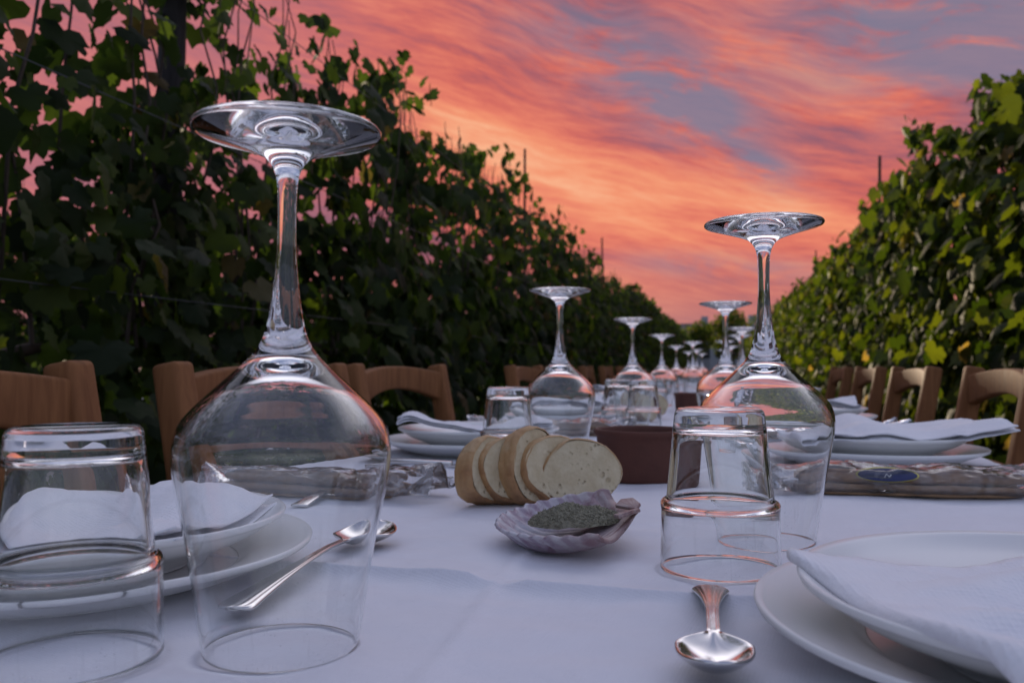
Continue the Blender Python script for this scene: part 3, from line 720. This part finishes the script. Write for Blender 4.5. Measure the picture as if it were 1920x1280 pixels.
# ------------------------------------------------------------------ terracotta dish
def dish(loc, s, label):
    pr = catmull([(0,.006),(.036,.006),(.0415,.010),(.0445,.046)], 5) + [(.0455,.0505),(.0475,.0525),(.0500,.0525),(.0512,.0505),(.0508,.0478),(.0490,.0462)] + catmull([(.0478,.044),(.0465,.02),(.0450,.004),(.043,.0006),(.040,0),(.020,.001),(0,.001)], 5)
    o = lathe('terracotta_dish', [(a*s, b*s) for a, b in pr], TERRA, None, 72); o.location = loc; tag(o, label, 'dish', 'terracotta dishes'); return o
p = W(.1395, .915); dish((p.x, p.y, TZ+CZ), 1.02, 'brown terracotta dish behind the bread slices')
dish((-.075, 2.35, TZ+CZ), .95, 'distant brown terracotta dish farther down the table')

# ------------------------------------------------------------------ scallop shell with herb salt
def m_shell():
    m, t, p = mat('scallop_shell'); oc = objco(t); n = t.noise(oc, 55, 5, .65, .8); geo = t.new('ShaderNodeNewGeometry')
    c = t.ramp(n, [(.28, (.15,.08,.11)), (.40, (.34,.25,.30)), (.50, (.50,.46,.50)), (.66, (.60,.59,.62)), (.78, (.32,.22,.18))])
    s = t.new('ShaderNodeSeparateXYZ'); t.l.new(oc, s.inputs[0])
    hinge = t.smooth(s.outputs[0], -.035, .045)
    ang = t.m('ARCTAN2', t.m('MULTIPLY', s.outputs[1], 1.39), t.m('SUBTRACT', .045, s.outputs[0]))
    c = t.mix(t.m('MULTIPLY', t.smooth(t.m('SINE', t.m('MULTIPLY', ang, 45.0)), -.2, .9), .5), c, (.20,.12,.20))
    c = t.mix(t.m('MULTIPLY', hinge, .6), c, (.25,.13,.08))
    t.l.new(c, p.inputs['Base Color']); p.inputs['Roughness'].default_value = .5; bump(t, t.noise(oc, 200, 4), .6, .001, p); return m
SHELL = m_shell()
def shell_obj():
    t = empty('scallop_shell'); V, F = [], []; nu, nv = 44, 150; Lh = .096; ribs = 19
    for i in range(nu+1):
        u = i/nu
        for j in range(nv+1):
            a = -1 + 2*j/nv; th = a*R(76)
            rr = Lh*(1 - .10*abs(a)**2.5)*(1 + .007*math.cos(a*ribs*math.pi)*(u > .9) + .006*math.sin(j*.9)*(u > .96))
            x = -rr*math.cos(th)*(u**.9) + .045; y = rr*math.sin(th)*.72*(u**.75)
            prof = 1-(1-min(1,u/.62))**2 if u < .62 else 1 - ((u-.62)/.38)**2*1.02
            side = 1-abs(a)**2.2
            z = .0200 - .0193*prof*(.30+.70*side) - .010*(1-side)*(1-abs(u-.5))*.3
            z += .0013*math.cos(a*ribs*math.pi)*min(1, u*1.6)*(1-.45*(u > .93)) + .0012*noise.noise(Vector((x*90, y*90, 2)))*u
            z += .004*(1-side)*u
            V.append((x, y, z))
    for i in range(nu):
        for j in range(nv): b = i*(nv+1)+j; F.append((b, b+1, b+nv+2, b+nv+1))
    s = mesh('shell_wall', V, F, SHELL, t); md = s.modifiers.new('thick', 'SOLIDIFY'); md.thickness = .0024; md.offset = -.6
    # hinge ears
    V, F = [], []
    for k, sg in enumerate((-1, 1)):
        b = len(V); pts = [(.046,0,.0205),(.049,sg*.008,.0225),(.044,sg*.018,.0245),(.035,sg*.023,.0225),(.031,sg*.013,.0205)]
        V += [(x, y, z) for x, y, z in pts]; F.append(tuple(range(b, b+5)))
    e = mesh('hinge', V, F, SHELL, t); md = e.modifiers.new('thick', 'SOLIDIFY'); md.thickness = .003
    bv = e.modifiers.new('bev', 'BEVEL'); bv.width = .0009; bv.segments = 2
    return t
sh = shell_obj(); p = W(.0405, .578); sh.location = (p.x, p.y, TZ+CZ+.0015); sh.scale = (.98, 1, .88); sh.rotation_euler = (R(5), R(-5), YAW + R(-10)); tag(sh, 'purple and white scallop shell used as a salt dish', 'shell')
HERB = m_plain('grey_green_herb_salt', (.25,.235,.17), .95, .8, 450, .8, .001)
V, F = [], []; rr = random.Random(8)
nx_, ny_ = 44, 30
for i in range(nx_+1):
    for j in range(ny_+1):
        r_ = i/nx_; a = 2*math.pi*j/ny_; x = r_*.033*math.cos(a); y = r_*.0185*math.sin(a)
        V.append((x, y, .0205 + .0068*(1-r_**2)**.9*(1 + .9*noise.noise(Vector((x*60,y*60,1)))) - .004*r_**3 + .0011*noise.noise(Vector((x*420, y*420, 0)))))
for i in range(nx_):
    for j in range(ny_): b = i*(ny_+1)+j; F.append((b, b+1, b+ny_+2, b+ny_+1))
for k in range(1700):
    r_ = math.sqrt(rr.random())*.98; a = rr.uniform(0, 6.283); x = r_*.033*math.cos(a); y = r_*.0185*math.sin(a); z = .0205 + .0068*(1-r_**2)**.9*(1 + .9*noise.noise(Vector((x*60,y*60,1)))) - .004*r_**3
    s_ = rr.uniform(.0006,.0022); d = Vector((rr.gauss(0,1), rr.gauss(0,1), rr.gauss(0,1))).normalized(); u = d.orthogonal().normalized()*s_*.5; v = d*s_; q_ = d.cross(u).normalized()*s_*.5
    c = Vector((x, y, z)); b = len(V); V += [c-v, c+u, c+q_, c-u, c-q_, c+v]; F += [(b,b+1,b+2),(b,b+2,b+3),(b,b+3,b+4),(b,b+4,b+1),(b+5,b+2,b+1),(b+5,b+3,b+2),(b+5,b+4,b+3),(b+5,b+1,b+4)]
hb = mesh('herb_salt', V, F, HERB, None, False); hb.location = (sh.location.x + .004, sh.location.y, sh.location.z - .0020); hb.rotation_euler = (R(4), R(-4), YAW-R(8))
tag(hb, 'grey-green herb salt heaped in the scallop shell', 'salt', kind='stuff')

# ------------------------------------------------------------------ breadstick packets
STICK = m_plain('baked_breadstick', (.40,.25,.14), .7, .35, 60, .4, .001)
BLUE = m_plain('blue_label_ink', (.012,.022,.10), .35, .1); YEL = m_plain('yellow_label_ink', (.55,.48,.10), .4, .1); PALE = m_plain('pale_label_ink', (.55,.58,.62), .4, .05)
def packet_make(label, Ln=.185, n=7, oval=True, seed=0, name_extra=None):
    rr = random.Random(seed); t = empty('breadstick_packet'); tag(t, label, 'packet', 'clear packets of breadsticks')
    rows = [(-.024,.0065),(-.009,.0062),(.007,.0066),(.022,.006),(-.016,.0185),(0,.0190),(.015,.0180)][:n]
    for (y, z) in rows:
        bm = bmesh.new(); L2 = Ln*rr.uniform(.90,1.0)/2
        pts = [(-L2+2*L2*k/12, y+rr.gauss(0,.0006), z+rr.gauss(0,.0005)) for k in range(13)]
        rads = [.0062*(1+rr.gauss(0,.06)) for _ in pts]; rads[0] = .004; rads[-1] = .004
        tube_bm(bm, pts, rads, 12); from_bm('breadstick', bm, STICK, t)
    V, F = [], []; nu, nv = 90, 56; Lw = Ln + .075
    for i in range(nu+1):
        u = -1+2*i/nu; e = min(1, (1-abs(u))/(.40)) ; e = math.sin(e*math.pi/2)
        for j in range(nv):
            a = 2*math.pi*j/nv; ca, sa = math.cos(a), math.sin(a)
            y = (.036 - .006*(1-e))*math.copysign(abs(ca)**.75, ca); z = .0150 + .0158*max(.05, e)*math.copysign(abs(sa)**.8, sa)
            if abs(u) > .72: z += (abs(u)-.72)*.055*(1 + math.sin(ca*4+seed)) - .006*(abs(u)-.72)*10*.4
            w1 = .0045*noise.noise(Vector((u*4, ca*1.5+seed, sa*1.5))) + .0026*noise.noise(Vector((u*8, ca*3+seed, sa*3))) + .0009*noise.noise(Vector((u*20, ca*5, sa*5+seed)))
            V.append((u*Lw/2 + (.006*noise.noise(Vector((ca*3, sa*3, seed*3))) if abs(u) > .9 else 0), y*(1+w1*12), max(.0006, z + w1*(1.3 if sa > -.3 else .2))))
    for i in range(nu):
        for j in range(nv): F.append((i*nv+j, i*nv+(j+1)%nv, (i+1)*nv+(j+1)%nv, (i+1)*nv+j))
    mesh('wrapper', V, F, FILM, t)
    if oval:
        def disc(name, rx, rz_, off, m):
            VV = [(0,0,0)]; FF = []
            for k in range(40): a = 2*math.pi*k/40; VV.append((rx*math.cos(a), 0, rz_*math.sin(a)))
            for k in range(40): FF.append((0, 1+k, 1+(k+1)%40))
            # wrap onto the front shoulder of the packet
            VV = [(x-.026, -.0372 - off + .016*max(0, (z+.0095)/.019)**1.6, .0245+z*.75) for x, y, z in VV]
            return mesh(name, VV, FF, m, t)
        disc('label_border', .0275, .0095, 0, YEL); disc('label', .0258, .0083, .0008, BLUE)
        bm = bmesh.new()
        for k in range(1): x0 = -.030+k*.007; tube_bm(bm, [(x0, -.0390, .0228),(x0+.002,-.0375,.0262),(x0+.004,-.0390,.0232),(x0+.006,-.0378,.0256)], .0005, 5)
        from_bm('lettering', bm, PALE, t)
    return t
def put(t, x, y, rz, z=0, sc=1): t.location = (x, y, TZ+CZ+z); t.rotation_euler = (0, 0, rz); t.scale = (sc, sc, sc*.84); return t
a, b = W(.245, .835), W(.505, .79); c = (a+b)/2
put(packet_make('clear breadstick packet with a blue oval label in front of the second right plate', .20, 7, True, 1), c.x, c.y, math.atan2(b.y-a.y, b.x-a.x))
a, b = W(-.335, .885), W(-.055, .775); c = (a+b)/2
put(packet_make('crinkled breadstick packet seen through the big wine glass', .205, 7, False, 2), c.x, c.y, math.atan2(b.y-a.y, b.x-a.x))
put(packet_make('breadstick packet lying beyond the second left plate', .185, 7, False, 3), -.29, 1.47, R(8), 0, 1.1)
put(packet_make('breadstick packet beyond the second right plate', .17, 6, False, 4), .16, 1.50, R(10), 0, 1.1)
pk = packet_make('crumpled breadstick packet third along the right side', .16, 5, False, 5); put(pk, .12, 2.2, R(25), 0, 1.15)
for k, (x, y) in enumerate([(-.3, 2.22), (-.3, 2.95), (.12, 3.0)]):
    c_ = copy_tree(pk); put(c_, x, y, R(rg.uniform(-20,20))); c_['label'] = 'small distant breadstick packet, ' + ORD[k] + ' beyond the third pair of plates'
# loose bread farther down the table
bread_row(Vector((-.15, 1.98, 0)), Vector((-.022, .012, 0)), [-62,-55,-46], 3, ['distant bread slice nearest in the second bread row', 'distant bread slice in the middle of the second bread row', 'distant bread slice at the back of the second bread row'], 7)

# ------------------------------------------------------------------ chairs
def make_chair(label, group):
    t = empty('wooden_chair'); tag(t, label, 'chair', group); hw = .205
    Hh = .885
    for s in (-1, 1):
        bar([(s*hw,-.15,0),(s*hw,-.165,.25),(s*hw,-.17,.45),(s*hw,-.195,.66),(s*hw,-.235,Hh)], [.034,.036,.038,.038,.038], [.032,.036,.040,.040,.036], 'back_post', WOOD, t, .007)
        bar([(s*hw*.97,.195,0),(s*hw,.185,.43)], .034, .034, 'leg', WOOD, t, .005)
    def rail(z0, h, arch, yb, name):
        bm = bmesh.new(); n = 18; R_ = []
        for i in range(n+1):
            u = -1+2*i/n; x = u*(hw-.012); yy = yb - .022*(1-u*u)
            zt = z0 + arch*(1-u*u); zb = z0 - h + arch*.55*(1-u*u) + .022*(1-u*u)
            R_.append([bm.verts.new(q) for q in ((x, yy-.011, zb),(x, yy+.011, zb),(x, yy+.011, zt),(x, yy-.011, zt))])
        for a_, b_ in zip(R_, R_[1:]):
            for k in range(4): bm.faces.new((a_[k], a_[(k+1)%4], b_[(k+1)%4], b_[k]))
        bm.faces.new(R_[0]); bm.faces.new(R_[-1]); bmesh.ops.recalc_face_normals(bm, faces=bm.faces)
        sh_ = [e for e in bm.edges if len(e.link_faces) == 2 and e.calc_face_angle(0) > .7]
        bmesh.ops.bevel(bm, geom=sh_, offset=.005, segments=3, affect='EDGES', profile=.5)
        from_bm(name, bm, WOOD, t)
    rail(.868, .062, .014, -.226, 'top_rail'); rail(.70, .045, .010, -.198, 'lower_rail')
    bm = bmesh.new(); box_bm(bm, -.215, .215, -.185, .215, .432, .458); bmesh.ops.bevel(bm, geom=list(bm.edges), offset=.008, segments=3, affect='EDGES'); from_bm('seat', bm, WOOD, t)
    for s in (-1, 1): bar([(s*hw,-.155,.22),(s*hw,.188,.22)], .02, .026, 'stretcher', WOOD, t, .004)
    bar([(-hw,.188,.30),(hw,.188,.30)], .024, .02, 'stretcher', WOOD, t, .004, side=Vector((0,0,1)))
    return t
proto = make_chair('wooden chair at the left edge, its top rail and rounded post cut by the frame', 'chairs on the left side')
first = [True]
def chair(x, y, rz, label, group, s=1.0):
    o = proto if first[0] else copy_tree(proto); first[0] = False
    o.location = (x, y, 0); o.rotation_euler = (0, 0, rz); o.scale = (s, s, s); o['label'] = label; o['group'] = group; return o
FL = -math.pi/2            # facing +X
chair(-.40, .545, FL+R(3), 'wooden chair at the left edge, its top rail and rounded post cut by the frame', 'chairs on the left side', 1.0)
chair(-.40, 1.10, FL+R(-2), 'wooden chair directly behind the big wine glass', 'chairs on the left side', 1.0)
chair(-.40, 1.62, FL+R(-3), 'wooden chair between the big wine glass and the tumbler behind the bread', 'chairs on the left side', 1.0)
chair(-.40, 2.78, FL, 'wooden chair behind the wine glass that stands behind the bread', 'chairs on the left side', 1.0)
for k, y in enumerate([3.5, 4.25, 5.0, 5.75, 6.5]): chair(-.42, y, FL+R(rg.uniform(-4,4)), 'distant wooden chair, ' + ORD[k] + ' beyond the wine glasses on the left side', 'chairs on the left side')
for k, y in enumerate([1.74, 2.46, 3.15, 3.86]):
    lab = ['wooden chair at the right edge with sunlight on its curved top rail', 'wooden chair next beyond the one at the right edge', 'third wooden chair along the right side',
           'fourth wooden chair along the right side, its post tips in the sun'][k] if k < 4 else 'distant wooden chair, ' + ORD[k] + ' along the right side'
    chair(.27, y, -FL + R(rg.uniform(-2,2)), lab, 'chairs on the right side', .995)
# neighbouring table beyond the left hedge
for k, y in enumerate([1.9, 2.7, 3.5, 4.3]):
    chair(-2.45, y, math.pi/2, 'chair of the neighbouring table glimpsed low through the left hedge', 'chairs beyond the left hedge', .98)
V, F = [], []
yy = [.8 + .05*i for i in range(121)]
for y in yy:
    for k in range(12):
        if k < 4: V.append((-.40 - .01*k*0 - .014*math.sin(y*17)*(3-k)/3, y, TZ-.12*(3-k)))
        elif k < 8: V.append((-.38 + .76*(k-4)/3, y, TZ+.002))
        else: V.append((.40 + .014*math.sin(y*15)*(k-8)/3, y, TZ-.12*(k-8)))
for j in range(len(yy)-1):
    for i in range(11): F.append((j*12+i, j*12+i+1, (j+1)*12+i+1, (j+1)*12+i))
nc = mesh('tablecloth', V, F, CLOTH); nc.location = (-2.95, 0, 0); tag(nc, 'white cloth on the neighbouring table glimpsed through the left hedge', 'tablecloth')
nt = empty('long_table', (-2.95, 3.8, 0)); tag(nt, 'neighbouring table under its cloth beyond the left hedge', 'table')
bm = bmesh.new(); box_bm(bm, -.37, .37, -2.95, 2.95, TZ-.03, TZ-.004); from_bm('tabletop', bm, WOOD, nt, False)
for k in range(4):
    for s in (-1, 1): bm = bmesh.new(); box_bm(bm, s*.32-.025, s*.32+.025, -2.8+k*1.85-.025, -2.8+k*1.85+.025, 0, TZ-.031); from_bm('leg', bm, WOOD, nt, False)
